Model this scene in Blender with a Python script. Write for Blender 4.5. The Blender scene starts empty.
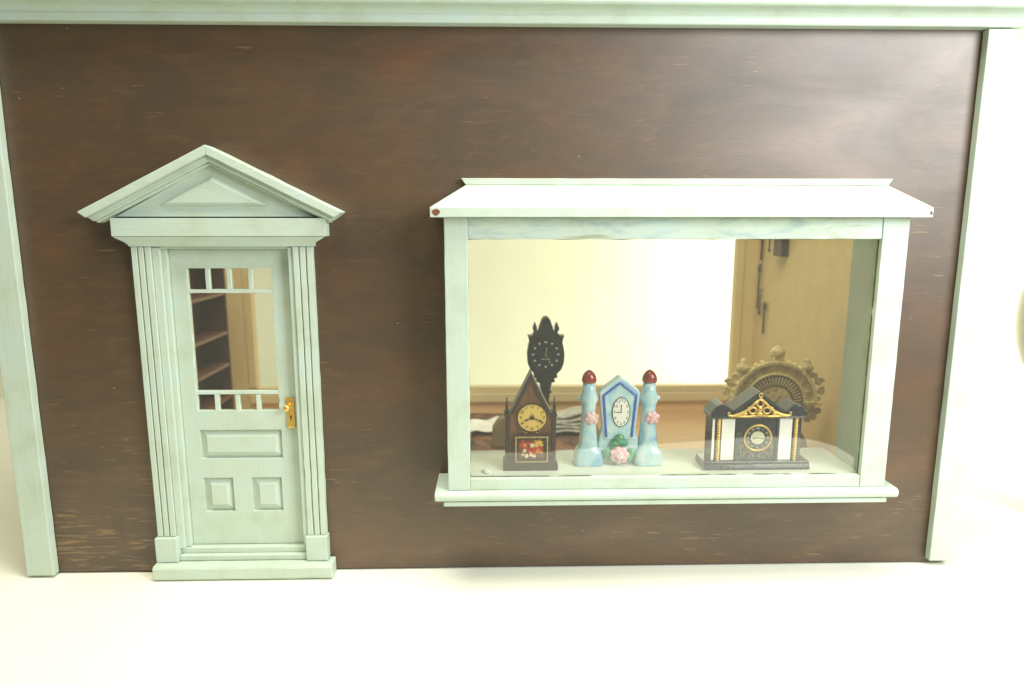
import bpy, bmesh, math, random
from mathutils import Vector, Matrix, noise
random.seed(7)
S = 0.001                                   # everything below is written in millimetres
scene = bpy.context.scene
COL = scene.collection
PI = math.pi
rad = math.radians

# ---------------------------------------------------------------- materials
def new_mat(name):
    m = bpy.data.materials.new(name); m.use_nodes = True
    nt = m.node_tree; b = nt.nodes['Principled BSDF']
    return m, nt, b

def N(nt, kind, **kw):
    n = nt.nodes.new(kind)
    for k, v in kw.items(): setattr(n, k, v)
    return n

def ramp(nt, fac, stops):
    r = N(nt, 'ShaderNodeValToRGB')
    cr = r.color_ramp
    while len(cr.elements) < len(stops): cr.elements.new(0.5)
    for e, (p, c) in zip(cr.elements, stops):
        e.position = p; e.color = (*c, 1) if len(c) == 3 else c
    nt.links.new(fac, r.inputs[0]); return r

def noise_tex(nt, scale_xyz, detail=5, rough=0.6, dist=0.0, coord='Object', off=(0, 0, 0)):
    tc = N(nt, 'ShaderNodeTexCoord'); mp = N(nt, 'ShaderNodeMapping')
    mp.inputs['Scale'].default_value = scale_xyz; mp.inputs['Location'].default_value = off
    nt.links.new(tc.outputs[coord], mp.inputs['Vector'])
    t = N(nt, 'ShaderNodeTexNoise'); t.inputs['Scale'].default_value = 1
    t.inputs['Detail'].default_value = detail; t.inputs['Roughness'].default_value = rough
    t.inputs['Distortion'].default_value = dist
    nt.links.new(mp.outputs[0], t.inputs['Vector']); return t.outputs['Fac']

def mix(nt, fac, a, b, blend='MIX'):
    m = N(nt, 'ShaderNodeMix', data_type='RGBA', blend_type=blend)
    for sock, v in ((m.inputs[0], fac), (m.inputs[6], a), (m.inputs[7], b)):
        if isinstance(v, (int, float)): sock.default_value = v
        elif isinstance(v, tuple): sock.default_value = (*v, 1)
        else: nt.links.new(v, sock)
    return m.outputs[2]

def bump(nt, b, fac, strength, dist=0.0004):
    n = N(nt, 'ShaderNodeBump'); n.inputs['Strength'].default_value = strength
    n.inputs['Distance'].default_value = dist
    nt.links.new(fac, n.inputs['Height']); nt.links.new(n.outputs[0], b.inputs['Normal'])

def simple(name, col, rough=0.5, metal=0.0, vary=0.12, scale=300, bumpy=0.15, spec=0.5, coat=0.0):
    m, nt, b = new_mat(name)
    f = noise_tex(nt, (scale,)*3, 4)
    d = tuple(max(0, c*(1-vary)) for c in col); l = tuple(min(1, c*(1+vary)) for c in col)
    r = ramp(nt, f, [(0.3, d), (0.7, l)])
    nt.links.new(r.outputs[0], b.inputs['Base Color'])
    b.inputs['Roughness'].default_value = rough; b.inputs['Metallic'].default_value = metal
    b.inputs['Specular IOR Level'].default_value = spec
    b.inputs['Coat Weight'].default_value = coat
    if bumpy: bump(nt, b, f, bumpy, 0.0003)
    return m

def paint(name, col, grain_axis):
    """chalky mint paint over wood: fine grain along one axis, thin patches and small bare specks"""
    m, nt, b = new_mat(name)
    sc = [900, 900, 900]; sc[grain_axis] = 40
    g = noise_tex(nt, tuple(sc), 4, 0.7)
    big = noise_tex(nt, (45, 60, 45), 4, 0.6, off=(3, 1, 2))
    c = ramp(nt, big, [(0.32, (col[0]*0.90, col[1]*0.91, col[2]*0.88)), (0.5, col), (0.68, (col[0]*0.98, col[1]*1.02, col[2]*1.10))])
    streak = ramp(nt, g, [(0.25, (0.80, 0.82, 0.80)), (0.5, (1, 1, 1))])
    c2 = mix(nt, 0.32, c.outputs[0], streak.outputs[0], 'MULTIPLY')
    sp = noise_tex(nt, (420, 420, 260), 3, 0.6, off=(9, 4, 7))
    spk = ramp(nt, sp, [(0.745, (0, 0, 0)), (0.775, (0.9, 0.9, 0.9))])
    c3 = mix(nt, spk.outputs[0], c2, (0.40, 0.36, 0.25))
    nt.links.new(c3, b.inputs['Base Color'])
    b.inputs['Roughness'].default_value = 0.55
    b.inputs['Specular IOR Level'].default_value = 0.35
    bump(nt, b, g, 0.5, 0.0003)
    return m

MINT = (0.545, 0.63, 0.53)
M = {}
M['mint_x'] = paint('mint_paint_horizontal', MINT, 0)
M['mint_z'] = paint('mint_paint_vertical', MINT, 2)
def stained():
    m = paint('mint_paint_stained', MINT, 0); nt = m.node_tree; b = nt.nodes['Principled BSDF']
    old = b.inputs['Base Color'].links[0].from_socket
    f = noise_tex(nt, (22, 30, 90), 4, 0.65, 0.8, off=(2, 3, 1))
    r = ramp(nt, f, [(0.36, (0.62, 0.72, 0.86)), (0.5, (1, 1, 1)), (0.62, (1, 1, 1)), (0.72, (0.60, 0.55, 0.36))])
    nt.links.new(mix(nt, 0.75, old, r.outputs[0], 'MULTIPLY'), b.inputs['Base Color']); return m
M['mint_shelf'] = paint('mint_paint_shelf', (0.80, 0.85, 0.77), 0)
M['mint_stained'] = stained()
M['mint_white'] = paint('mint_paint_pale', (0.58, 0.66, 0.57), 0)

def wall_paint():
    m, nt, b = new_mat('brown_stained_plywood')
    grain = noise_tex(nt, (28, 300, 900), 6, 0.65, 0.3)
    fine = noise_tex(nt, (120, 300, 2600), 3, 0.6, off=(5, 2, 8))
    big = noise_tex(nt, (9, 9, 22), 4, 0.6, 0.5)
    base = ramp(nt, big, [(0.30, (0.060, 0.032, 0.012)), (0.55, (0.084, 0.043, 0.016)), (0.75, (0.122, 0.053, 0.022))])
    gr = ramp(nt, grain, [(0.32, (0.82, 0.82, 0.82)), (0.62, (1.08, 1.08, 1.08))])
    c = mix(nt, 0.8, base.outputs[0], gr.outputs[0], 'MULTIPLY')
    # worn horizontal scratches, gathered in patches (most at the foot of the wall by the door)
    scr = noise_tex(nt, (48, 100, 760), 3, 0.55, 0.15, off=(1, 7, 3))
    where = noise_tex(nt, (16, 10, 22), 3, 0.6, off=(2, 2, 6))
    tc = N(nt, 'ShaderNodeTexCoord'); sep = N(nt, 'ShaderNodeSeparateXYZ')
    nt.links.new(tc.outputs['Object'], sep.inputs[0])
    def edge(sock, a, bb):
        r = N(nt, 'ShaderNodeMapRange'); r.inputs[1].default_value = a; r.inputs[2].default_value = bb
        r.inputs[3].default_value = 1; r.inputs[4].default_value = 0; r.clamp = True
        nt.links.new(sock, r.inputs[0]); return r.outputs[0]
    low = edge(sep.outputs[2], 0.02, 0.15); left = edge(sep.outputs[0], 0.06, 0.20)
    lf = N(nt, 'ShaderNodeMath', operation='MAXIMUM'); lf.inputs[1].default_value = 0.25; nt.links.new(left, lf.inputs[0]); left = lf.outputs[0]
    mm = N(nt, 'ShaderNodeMath', operation='MULTIPLY'); nt.links.new(low, mm.inputs[0]); nt.links.new(left, mm.inputs[1])
    ad = N(nt, 'ShaderNodeMath', operation='MULTIPLY_ADD'); nt.links.new(mm.outputs[0], ad.inputs[0])
    ad.inputs[1].default_value = 0.125; nt.links.new(scr, ad.inputs[2])
    ad2 = N(nt, 'ShaderNodeMath', operation='MULTIPLY_ADD'); nt.links.new(where, ad2.inputs[0])
    ad2.inputs[1].default_value = 0.45; nt.links.new(ad.outputs[0], ad2.inputs[2])
    sm = ramp(nt, ad2.outputs[0], [(0.925, (0, 0, 0)), (0.965, (1, 1, 1))])
    sf = N(nt, 'ShaderNodeMath', operation='MULTIPLY'); sf.inputs[1].default_value = 0.7
    nt.links.new(sm.outputs[0], sf.inputs[0])
    blo = noise_tex(nt, (19, 19, 34), 5, 0.68, 1.2, off=(6, 1, 2))       # brushed, uneven stain: reddish and thin places
    bl = ramp(nt, blo, [(0.36, (0.80, 0.82, 0.86)), (0.52, (1, 1, 1)), (0.66, (1.25, 1.08, 0.95)), (0.78, (1.45, 1.10, 0.95))])
    c = mix(nt, 0.75, c, bl.outputs[0], 'MULTIPLY')
    c = mix(nt, sf.outputs[0], c, (0.27, 0.15, 0.06))
    # tiny pale flecks where the stain has chipped
    fl = noise_tex(nt, (330, 330, 480), 1, 0.4, off=(4, 4, 1))
    fm = ramp(nt, fl, [(0.80, (0, 0, 0)), (0.82, (1, 1, 1))])
    c = mix(nt, fm.outputs[0], c, (0.45, 0.38, 0.30))
    brs = noise_tex(nt, (24, 40, 95), 5, 0.7, 1.4, off=(3, 5, 9))       # long dry brush strokes
    bs = ramp(nt, brs, [(0.54, (0, 0, 0)), (0.76, (0.42, 0.42, 0.42))])
    c = mix(nt, bs.outputs[0], c, (0.15, 0.082, 0.034))
    nt.links.new(c, b.inputs['Base Color'])
    rr = ramp(nt, big, [(0.3, (0.56,)*3), (0.7, (0.44,)*3)])
    nt.links.new(rr.outputs[0], b.inputs['Roughness'])
    b.inputs['Specular IOR Level'].default_value = 1.0
    b.inputs['Coat Weight'].default_value = 0.2; b.inputs['Coat Roughness'].default_value = 0.42
    hb = mix(nt, 0.5, grain, fine)
    hb = mix(nt, 0.45, hb, blo)
    bump(nt, b, hb, 0.35, 0.0004)
    return m
M['wall'] = wall_paint()

def wood(name, dark, light, axis, rough=0.5):
    m, nt, b = new_mat(name)
    sc = [420, 420, 420]; sc[axis] = 25
    g = noise_tex(nt, tuple(sc), 5, 0.6, 0.4)
    r = ramp(nt, g, [(0.3, dark), (0.7, light)])
    nt.links.new(r.outputs[0], b.inputs['Base Color'])
    b.inputs['Roughness'].default_value = rough
    bump(nt, b, g, 0.25, 0.0002); return m
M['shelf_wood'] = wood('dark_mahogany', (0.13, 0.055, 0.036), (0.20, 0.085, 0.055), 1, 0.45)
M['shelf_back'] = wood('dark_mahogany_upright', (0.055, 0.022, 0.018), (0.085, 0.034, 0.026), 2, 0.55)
M['floor_wood'] = wood('orange_pine_floor', (0.50, 0.30, 0.14), (0.58, 0.37, 0.18), 0, 0.45)
M['kick_wood'] = wood('orange_kickboard', (0.68, 0.44, 0.21), (0.76, 0.51, 0.26), 0, 0.5)
M['tan_wood'] = wood('tan_board', (0.58, 0.45, 0.24), (0.66, 0.52, 0.29), 2, 0.55)
M['rail_wood'] = wood('olive_rail', (0.60, 0.50, 0.28), (0.68, 0.57, 0.34), 0, 0.5)
M['ochre'] = simple('ochre_wall_paper', (0.66, 0.52, 0.25), 0.7, vary=0.06, scale=60, bumpy=0.05)
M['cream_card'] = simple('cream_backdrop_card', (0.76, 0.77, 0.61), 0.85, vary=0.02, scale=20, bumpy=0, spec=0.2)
M['cream'] = simple('cream_wall_paper', (0.75, 0.68, 0.45), 0.7, vary=0.04, scale=60, bumpy=0.05)
M['case_wood'] = wood('steeple_case_wood', (0.085, 0.034, 0.014), (0.20, 0.085, 0.032), 2, 0.4)
M['case_dark'] = simple('steeple_case_trim', (0.035, 0.022, 0.018), 0.4, vary=0.3, scale=500)
M['dial_yellow'] = simple('dial_yellow', (0.72, 0.50, 0.13), 0.5, vary=0.12, scale=500, bumpy=0)
M['ink'] = simple('black_ink', (0.012, 0.011, 0.010), 0.5, vary=0.1, bumpy=0)
M['gold'] = simple('gilt_brass', (0.80, 0.53, 0.15), 0.3, metal=0.7, vary=0.15, scale=700, bumpy=0.2)
M['gold_dull'] = simple('dull_gilt', (0.52, 0.40, 0.16), 0.45, metal=0.6, vary=0.3, scale=500, bumpy=0.2)
M['brass_old'] = simple('aged_brass', (0.80, 0.65, 0.31), 0.5, metal=0.0, vary=0.30, scale=260, bumpy=0.4)
M['brass_dark'] = simple('dark_aged_brass', (0.22, 0.175, 0.10), 0.5, metal=0.0, vary=0.4, scale=400, bumpy=0.3)
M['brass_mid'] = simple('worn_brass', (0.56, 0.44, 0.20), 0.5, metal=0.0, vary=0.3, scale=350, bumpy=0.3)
M['black_lacquer'] = simple('black_lacquer', (0.014, 0.019, 0.032), 0.16, vary=0.2, scale=400, bumpy=0.05, coat=0.4)
M['black_iron'] = simple('black_cast_case', (0.012, 0.014, 0.014), 0.42, vary=0.3, scale=500, bumpy=0.2)
M['silver'] = simple('polished_silver_panel', (0.90, 0.90, 0.92), 0.12, metal=0.1, vary=0.04, scale=200, bumpy=0.05)
M['dial_silver'] = simple('dial_silvery', (0.58, 0.56, 0.42), 0.4, vary=0.1, scale=900, bumpy=0.05)
M['white'] = simple('white_enamel', (0.86, 0.86, 0.84), 0.3, vary=0.03, bumpy=0)
M['blue_glaze'] = None
def glaze():
    m, nt, b = new_mat('pale_blue_glaze')
    f = noise_tex(nt, (110, 110, 80), 3, 0.5, 0.6)
    r = ramp(nt, f, [(0.30, (0.20, 0.46, 0.72)), (0.48, (0.42, 0.66, 0.78)), (0.66, (0.62, 0.77, 0.80))])
    nt.links.new(r.outputs[0], b.inputs['Base Color'])
    b.inputs['Roughness'].default_value = 0.22; b.inputs['Coat Weight'].default_value = 0.5
    b.inputs['Coat Roughness'].default_value = 0.12
    bump(nt, b, f, 0.15, 0.0005); return m
M['blue_glaze'] = glaze()
M['blue_line'] = simple('cobalt_line', (0.055, 0.13, 0.56), 0.25, vary=0.3, scale=500, bumpy=0, coat=0.4)
M['red_glaze'] = simple('dark_red_glaze', (0.26, 0.018, 0.012), 0.16, vary=0.25, scale=400, bumpy=0.05, coat=0.6)
def rose_mat():
    m, nt, b = new_mat('pink_rose_glaze')
    f = noise_tex(nt, (420, 420, 420), 3, 0.6, 1.0)
    r = ramp(nt, f, [(0.33, (0.70, 0.28, 0.40)), (0.5, (0.82, 0.52, 0.58)), (0.66, (0.87, 0.78, 0.76))])
    nt.links.new(r.outputs[0], b.inputs['Base Color']); b.inputs['Roughness'].default_value = 0.3
    return m
M['rose'] = rose_mat()
M['leaf_glaze'] = simple('green_leaf_glaze', (0.07, 0.34, 0.19), 0.25, vary=0.45, scale=400, bumpy=0.1, coat=0.4)
M['grey_cloth'] = simple('grey_cloth', (0.42, 0.41, 0.36), 0.7, vary=0.3, scale=160, bumpy=0.4)
M['paper_white'] = simple('white_card', (0.78, 0.78, 0.72), 0.6, vary=0.05, scale=100, bumpy=0.1)
M['olive'] = simple('olive_board', (0.20, 0.15, 0.06), 0.6, vary=0.15, scale=100)
M['steel'] = simple('dark_steel', (0.10, 0.085, 0.06), 0.4, metal=0.5, vary=0.3)
M['walnut'] = wood('walnut_block', (0.035, 0.018, 0.012), (0.06, 0.03, 0.018), 2)
M['porcelain'] = simple('greyish_porcelain', (0.42, 0.44, 0.42), 0.35, vary=0.05, scale=30, bumpy=0)
M['bare_wood'] = simple('bare_chipped_wood', (0.19, 0.065, 0.030), 0.7, vary=0.3, scale=600)
M['gap'] = simple('dark_shadow_gap', (0.10, 0.10, 0.06), 0.8, vary=0.5, scale=400)  # dark colour standing for the shade in the gap round the bay glass
def rug_mat():
    m, nt, b = new_mat('patterned_red_brown_rug')
    v = N(nt, 'ShaderNodeTexVoronoi'); tc = N(nt, 'ShaderNodeTexCoord')
    v.inputs['Scale'].default_value = 75; nt.links.new(tc.outputs['Object'], v.inputs['Vector'])
    hs = N(nt, 'ShaderNodeSeparateColor'); nt.links.new(v.outputs['Color'], hs.inputs[0])
    f = noise_tex(nt, (110, 110, 110), 4, 0.6, 0.6)
    mx = N(nt, 'ShaderNodeMath', operation='MULTIPLY_ADD'); nt.links.new(hs.outputs[0], mx.inputs[0])
    mx.inputs[1].default_value = 0.35; nt.links.new(f, mx.inputs[2])
    r = ramp(nt, mx.outputs[0], [(0.42, (0.045, 0.030, 0.024)), (0.60, (0.15, 0.070, 0.040)), (0.74, (0.30, 0.115, 0.055)), (0.9, (0.16, 0.12, 0.08))])
    nt.links.new(r.outputs[0], b.inputs['Base Color']); b.inputs['Roughness'].default_value = 0.9
    return m
M['rug'] = rug_mat()
def flowers():
    m, nt, b = new_mat('painted_glass_ground')
    f = noise_tex(nt, (260, 260, 260), 3, 0.6, 0.5)
    r = ramp(nt, f, [(0.35, (0.07, 0.020, 0.012)), (0.6, (0.22, 0.07, 0.025)), (0.75, (0.34, 0.17, 0.06))])
    nt.links.new(r.outputs[0], b.inputs['Base Color']); b.inputs['Roughness'].default_value = 0.3
    return m
M['picture'] = flowers()
M['pet_red'] = simple('painted_red', (0.50, 0.045, 0.020), 0.4, vary=0.3, scale=900, bumpy=0)
M['pet_orange'] = simple('painted_orange', (0.70, 0.24, 0.035), 0.4, vary=0.3, scale=900, bumpy=0)
M['pet_cream'] = simple('painted_cream', (0.80, 0.66, 0.40), 0.4, vary=0.2, scale=900, bumpy=0)
M['pet_yellow'] = simple('painted_yellow', (0.70, 0.46, 0.08), 0.4, vary=0.3, scale=900, bumpy=0)

def glass_mat():
    m = bpy.data.materials.new('thin_window_pane'); m.use_nodes = True
    nt = m.node_tree; nt.nodes.clear()
    out = N(nt, 'ShaderNodeOutputMaterial'); tr = N(nt, 'ShaderNodeBsdfTransparent')
    gl = N(nt, 'ShaderNodeBsdfGlossy'); fr = N(nt, 'ShaderNodeFresnel'); mx = N(nt, 'ShaderNodeMixShader')
    tr.inputs[0].default_value = (0.975, 0.975, 0.94, 1); gl.inputs['Roughness'].default_value = 0.0
    geo = N(nt, 'ShaderNodeNewGeometry'); mr = N(nt, 'ShaderNodeMapRange')
    mr.inputs[3].default_value = 1.75; mr.inputs[4].default_value = 1/1.75     # same reflection at the second face of the pane
    nt.links.new(geo.outputs['Backfacing'], mr.inputs[0]); nt.links.new(mr.outputs[0], fr.inputs[0])
    nt.links.new(fr.outputs[0], mx.inputs[0]); nt.links.new(tr.outputs[0], mx.inputs[1]); nt.links.new(gl.outputs[0], mx.inputs[2])
    # a few faint scratches
    s = noise_tex(nt, (25, 10, 1100), 2, 0.5, 1.2)
    r = ramp(nt, s, [(0.755, (0, 0, 0)), (0.79, (1, 1, 1))])
    df = N(nt, 'ShaderNodeBsdfDiffuse'); df.inputs[0].default_value = (0.8, 0.8, 0.75, 1)
    m2 = N(nt, 'ShaderNodeMixShader'); k = N(nt, 'ShaderNodeMath', operation='MULTIPLY'); k.inputs[1].default_value = 0.10
    nt.links.new(r.outputs[0], k.inputs[0])
    dust = N(nt, 'ShaderNodeMath', operation='ADD'); dust.inputs[1].default_value = 0.022      # even film of dust
    nt.links.new(k.outputs[0], dust.inputs[0]); nt.links.new(dust.outputs[0], m2.inputs[0])
    nt.links.new(mx.outputs[0], m2.inputs[1]); nt.links.new(df.outputs[0], m2.inputs[2])
    nt.links.new(m2.outputs[0], out.inputs[0]); return m
M['glass'] = glass_mat()
def paper():
    m, nt, b = new_mat('white_sweep_paper')
    f = noise_tex(nt, (14, 14, 14), 5, 0.6)
    r = ramp(nt, f, [(0.3, (0.84, 0.83, 0.71)), (0.7, (0.87, 0.86, 0.75))])
    sp = noise_tex(nt, (150, 150, 150), 2, 0.5)
    k = ramp(nt, sp, [(0.79, (0, 0, 0)), (0.82, (0.5, 0.5, 0.5))])
    c = mix(nt, k.outputs[0], r.outputs[0], (0.62, 0.56, 0.42))
    nt.links.new(c, b.inputs['Base Color'])
    b.inputs['Roughness'].default_value = 0.85; b.inputs['Specular IOR Level'].default_value = 0.2
    return m
M['paper'] = paper()

# ---------------------------------------------------------------- mesh builder (millimetres in, metres out)
class MB:
    def __init__(s): s.bm = bmesh.new()
    def verts(s, pts): return [s.bm.verts.new(Vector(p)*S) for p in pts]
    def box(s, x0, x1, y0, y1, z0, z1):
        v = s.verts([(x0,y0,z0),(x1,y0,z0),(x1,y1,z0),(x0,y1,z0),(x0,y0,z1),(x1,y0,z1),(x1,y1,z1),(x0,y1,z1)])
        for f in ((0,3,2,1),(4,5,6,7),(0,1,5,4),(1,2,6,5),(2,3,7,6),(3,0,4,7)): s.bm.faces.new([v[i] for i in f])
        return s
    def prism(s, pts, a0, a1, axis='y'):
        """extrude a 2-D outline: axis y -> pts are (x,z); axis x -> (y,z); axis z -> (x,y)"""
        def P(p, a):
            return {'y': (p[0], a, p[1]), 'x': (a, p[0], p[1]), 'z': (p[0], p[1], a)}[axis]
        A = s.verts([P(p, a0) for p in pts]); B = s.verts([P(p, a1) for p in pts]); n = len(pts)
        s.bm.faces.new(A); s.bm.faces.new(B[::-1])
        for i in range(n): s.bm.faces.new([A[i], B[i], B[(i+1) % n], A[(i+1) % n]])
        return s
    def ring(s, outer, inner, a0, a1):
        """a flat frame between two outlines of equal length in the xz plane"""
        n = len(outer)
        L = [s.verts([(p[0], a, p[1]) for p in o]) for o, a in ((outer,a0),(inner,a0),(inner,a1),(outer,a1))]
        for k in range(4):
            for i in range(n):
                j = (i+1) % n; s.bm.faces.new([L[k][i], L[k][j], L[(k+1)%4][j], L[(k+1)%4][i]])
        return s
    def lathe(s, prof, cx=0, cy=0, seg=24, sx=1, sy=1):
        rings = [s.verts([(cx+sx*r*math.cos(2*PI*i/seg), cy+sy*r*math.sin(2*PI*i/seg), z) for i in range(seg)]) for r, z in prof]
        for a, b in zip(rings, rings[1:]):
            for i in range(seg): s.bm.faces.new([a[i], a[(i+1)%seg], b[(i+1)%seg], b[i]])
        s.bm.faces.new(rings[0][::-1]); s.bm.faces.new(rings[-1]); return s
    def tube(s, pts, r, seg=8, closed=False):
        pts = [Vector(p) for p in pts]; n = len(pts); rings = []
        R = r if isinstance(r, (list, tuple)) else [r]*n
        for i, p in enumerate(pts):
            t = (pts[(i+1) % n] - pts[i-1]) if closed else (pts[min(i+1, n-1)] - pts[max(i-1, 0)])
            t.normalize(); u = t.cross(Vector((0, 1, 0)))
            if u.length < 1e-3: u = t.cross(Vector((1, 0, 0)))
            u.normalize(); w = t.cross(u)
            rings.append(s.verts([p + R[i]*(math.cos(2*PI*k/seg)*u + math.sin(2*PI*k/seg)*w) for k in range(seg)]))
        m = n if closed else n-1
        for i in range(m):
            a, b = rings[i], rings[(i+1) % n]
            for k in range(seg): s.bm.faces.new([a[k], a[(k+1)%seg], b[(k+1)%seg], b[k]])
        if not closed: s.bm.faces.new(rings[0][::-1]); s.bm.faces.new(rings[-1])
        return s
    def ball(s, c, rx, ry=None, rz=None, u=16, v=10, lump=0, seed=0, freq=1.0):
        ry = rx if ry is None else ry; rz = rx if rz is None else rz
        r = bmesh.ops.create_uvsphere(s.bm, u_segments=u, v_segments=v, radius=1)
        for q in r['verts']:
            d = q.co.copy(); k = 1 + lump*noise.noise(d*freq*2 + Vector((seed*3.7, seed, 1)))
            q.co = Vector((c[0]+d.x*rx*k, c[1]+d.y*ry*k, c[2]+d.z*rz*k))*S
        return s
    def grid(s, f, nu, nv):
        V = [[s.bm.verts.new(Vector(f(i/nu, j/nv))*S) for j in range(nv+1)] for i in range(nu+1)]
        for i in range(nu):
            for j in range(nv): s.bm.faces.new([V[i][j], V[i+1][j], V[i+1][j+1], V[i][j+1]])
        return s
    def rough(s, cut=6, amp=0.25, seed=0):
        """hand-cut, hand-painted edges: split long edges and wobble the points a little"""
        for _ in range(3):
            L = [e for e in s.bm.edges if e.calc_length() > cut*S*2]
            if not L or len(s.bm.verts) > 6000: break
            bmesh.ops.subdivide_edges(s.bm, edges=L, cuts=2, use_grid_fill=True)
        for v in s.bm.verts:
            p = v.co*1000
            v.co += Vector((noise.noise(p*0.21+Vector((seed, 0, 0))), 0.35*noise.noise(p*0.21+Vector((0, seed+9, 0))),
                            noise.noise(p*0.21+Vector((3, 0, seed)))))*amp*S
            v.co += Vector((noise.noise(p*1.1+Vector((seed, 5, 0))), 0, noise.noise(p*1.1+Vector((8, 0, seed)))))*amp*0.45*S
        return s
    def build(s, name, mat, parent=None, bevel=0, smooth=False, loc=None, label=None):
        bmesh.ops.recalc_face_normals(s.bm, faces=s.bm.faces)
        me = bpy.data.meshes.new(name); s.bm.to_mesh(me); s.bm.free()
        me.materials.append(M[mat] if isinstance(mat, str) else mat)
        o = bpy.data.objects.new(name, me); COL.objects.link(o)
        if parent: o.parent = parent
        if loc: o.location = Vector(loc)*S
        if smooth:
            for p in me.polygons: p.use_smooth = True
        if bevel:
            b = o.modifiers.new('Bevel', 'BEVEL'); b.width = bevel*S; b.segments = 2; b.limit_method = 'ANGLE'; b.angle_limit = rad(35)
            b.harden_normals = False
        if label: o['label'] = label
        return o

def circle(cx, cz, rx, rz=None, n=32, a0=0, a1=2*PI):
    rz = rx if rz is None else rz
    full = abs(a1-a0-2*PI) < 1e-6
    return [(cx+rx*math.cos(a0+(a1-a0)*i/(n if full else n-1)), cz+rz*math.sin(a0+(a1-a0)*i/(n if full else n-1))) for i in range(n)]

def tag(o, label, cat, group=None, kind=None):
    o['label'] = label; o['category'] = cat
    if group: o['group'] = group
    if kind: o['kind'] = kind
    return o
def thing(name, label, cat, loc=(0, 0, 0), rz=0, group=None):
    o = bpy.data.objects.new(name, None); COL.objects.link(o); o.empty_display_size = 0.01
    o.location = Vector(loc)*S; o.rotation_euler = (0, 0, rz)
    return tag(o, label, cat, group)

def text_into(mb, s, size, cx, cz, y, thick=0.12, rot=0):
    """a short piece of lettering as flat raised mesh, facing -y, centred on (cx, cz)"""
    cu = bpy.data.curves.new('lettering', 'FONT'); cu.body = s; cu.size = size; cu.extrude = thick/2
    cu.align_x = 'CENTER'; cu.align_y = 'CENTER'; cu.resolution_u = 3
    ob = bpy.data.objects.new('lettering', cu); COL.objects.link(ob)
    bpy.context.view_layer.update()
    me = bpy.data.meshes.new_from_object(ob.evaluated_get(bpy.context.evaluated_depsgraph_get()))
    bpy.data.objects.remove(ob); bpy.data.curves.remove(cu)
    n0 = len(mb.bm.verts); mb.bm.from_mesh(me); mb.bm.verts.ensure_lookup_table()
    c, sn = math.cos(rot), math.sin(rot)
    for v in mb.bm.verts[n0:]:
        x, z = v.co.x, v.co.y
        v.co = Vector((cx+c*x-sn*z, y-v.co.z, cz+sn*x+c*z))*S
    bpy.data.meshes.remove(me)

def hand(mb, cx, cz, y, ang, length, w, tail=0.15, t=0.15):
    """clock hand: ang in degrees clockwise from twelve"""
    a = rad(90-ang); d = Vector((math.cos(a), math.sin(a))); n = Vector((-d.y, d.x)); c = Vector((cx, cz))
    pts = [c-d*length*tail-n*w*0.5, c+d*length*0.6-n*w*0.5, c+d*length*0.72-n*w*1.1, c+d*length, c+d*length*0.72+n*w*1.1, c+d*length*0.6+n*w*0.5, c-d*length*tail+n*w*0.5]
    mb.prism([tuple(p) for p in pts], y-t, y)

# ---------------------------------------------------------------- the setting: one white paper sweep
def edge_outline():
    """front edge of the paper, left to right, with its rounded right front corner"""
    return [(-900,-262),(-300,-268),(259,-278),(322,-277),(382,-290),(475,-306),(531,-317.5),(560,-320.5),(583,-319),(600,-312),(612,-302),(618,-287),(620,-266),(619,-248),(625,-225),(660,-190),(760,-160),(1300,-140)]
def ground():
    out = edge_outline(); b = MB(); n = 120
    xs = [-900+2200*i/n for i in range(n+1)] + [p[0] for p in out]
    bm = b.bm
    R, YB, Z0 = 160, 620, -1.4
    bm.faces.new(b.verts([(x, y, Z0) for x, y in out] + [(1300, YB, Z0), (-900, YB, Z0)]))
    o = b.build('ground', 'paper'); o['kind'] = 'structure'
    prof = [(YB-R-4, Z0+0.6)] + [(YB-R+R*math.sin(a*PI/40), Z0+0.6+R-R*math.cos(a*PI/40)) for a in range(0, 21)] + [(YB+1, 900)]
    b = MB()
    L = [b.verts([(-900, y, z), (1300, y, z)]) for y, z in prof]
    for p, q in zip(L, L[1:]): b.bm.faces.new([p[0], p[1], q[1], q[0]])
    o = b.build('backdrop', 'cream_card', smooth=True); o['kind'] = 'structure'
ground()

# ---------------------------------------------------------------- the dollhouse
W, H, D = 560, 340, 300
house = thing('dollhouse', 'brown dollhouse shop with mint green trim, panelled door and big bay window', 'dollhouse', (0, 0, 0))
# front wall with door and window openings (butted panels in one mesh)
b = MB()
DX0, DX1, DZ1 = 78, 160, 207          # door opening
WX0, WX1, WZ0, WZ1 = 262, 503.2, 69, 224 # window opening
xs = [-15, DX0, DX1, WX0, WX1, 575]; zs = [0, WZ0, DZ1, WZ1, H]
bm = b.bm; T = 6
def panel_grid(y):
    return {(i, j): bm.verts.new(Vector((xs[i], y, zs[j]))*S) for i in range(6) for j in range(5)}
A, B_ = panel_grid(0), panel_grid(T)
holes = {(1, 0), (1, 1), (3, 1), (3, 2)}
for i in range(5):
    for j in range(4):
        if (i, j) in holes: continue
        bm.faces.new([A[i,j], A[i+1,j], A[i+1,j+1], A[i,j+1]]); bm.faces.new([B_[i,j], B_[i,j+1], B_[i+1,j+1], B_[i+1,j]])
def solid(i, j): return 0 <= i < 5 and 0 <= j < 4 and (i, j) not in holes
for i in range(6):
    for j in range(4):
        if solid(i-1, j) != solid(i, j): bm.faces.new([A[i,j], A[i,j+1], B_[i,j+1], B_[i,j]])
for i in range(5):
    for j in range(5):
        if solid(i, j-1) != solid(i, j): bm.faces.new([A[i,j], A[i+1,j], B_[i+1,j], B_[i,j]])
b.build('front_wall', 'wall', house)
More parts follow.
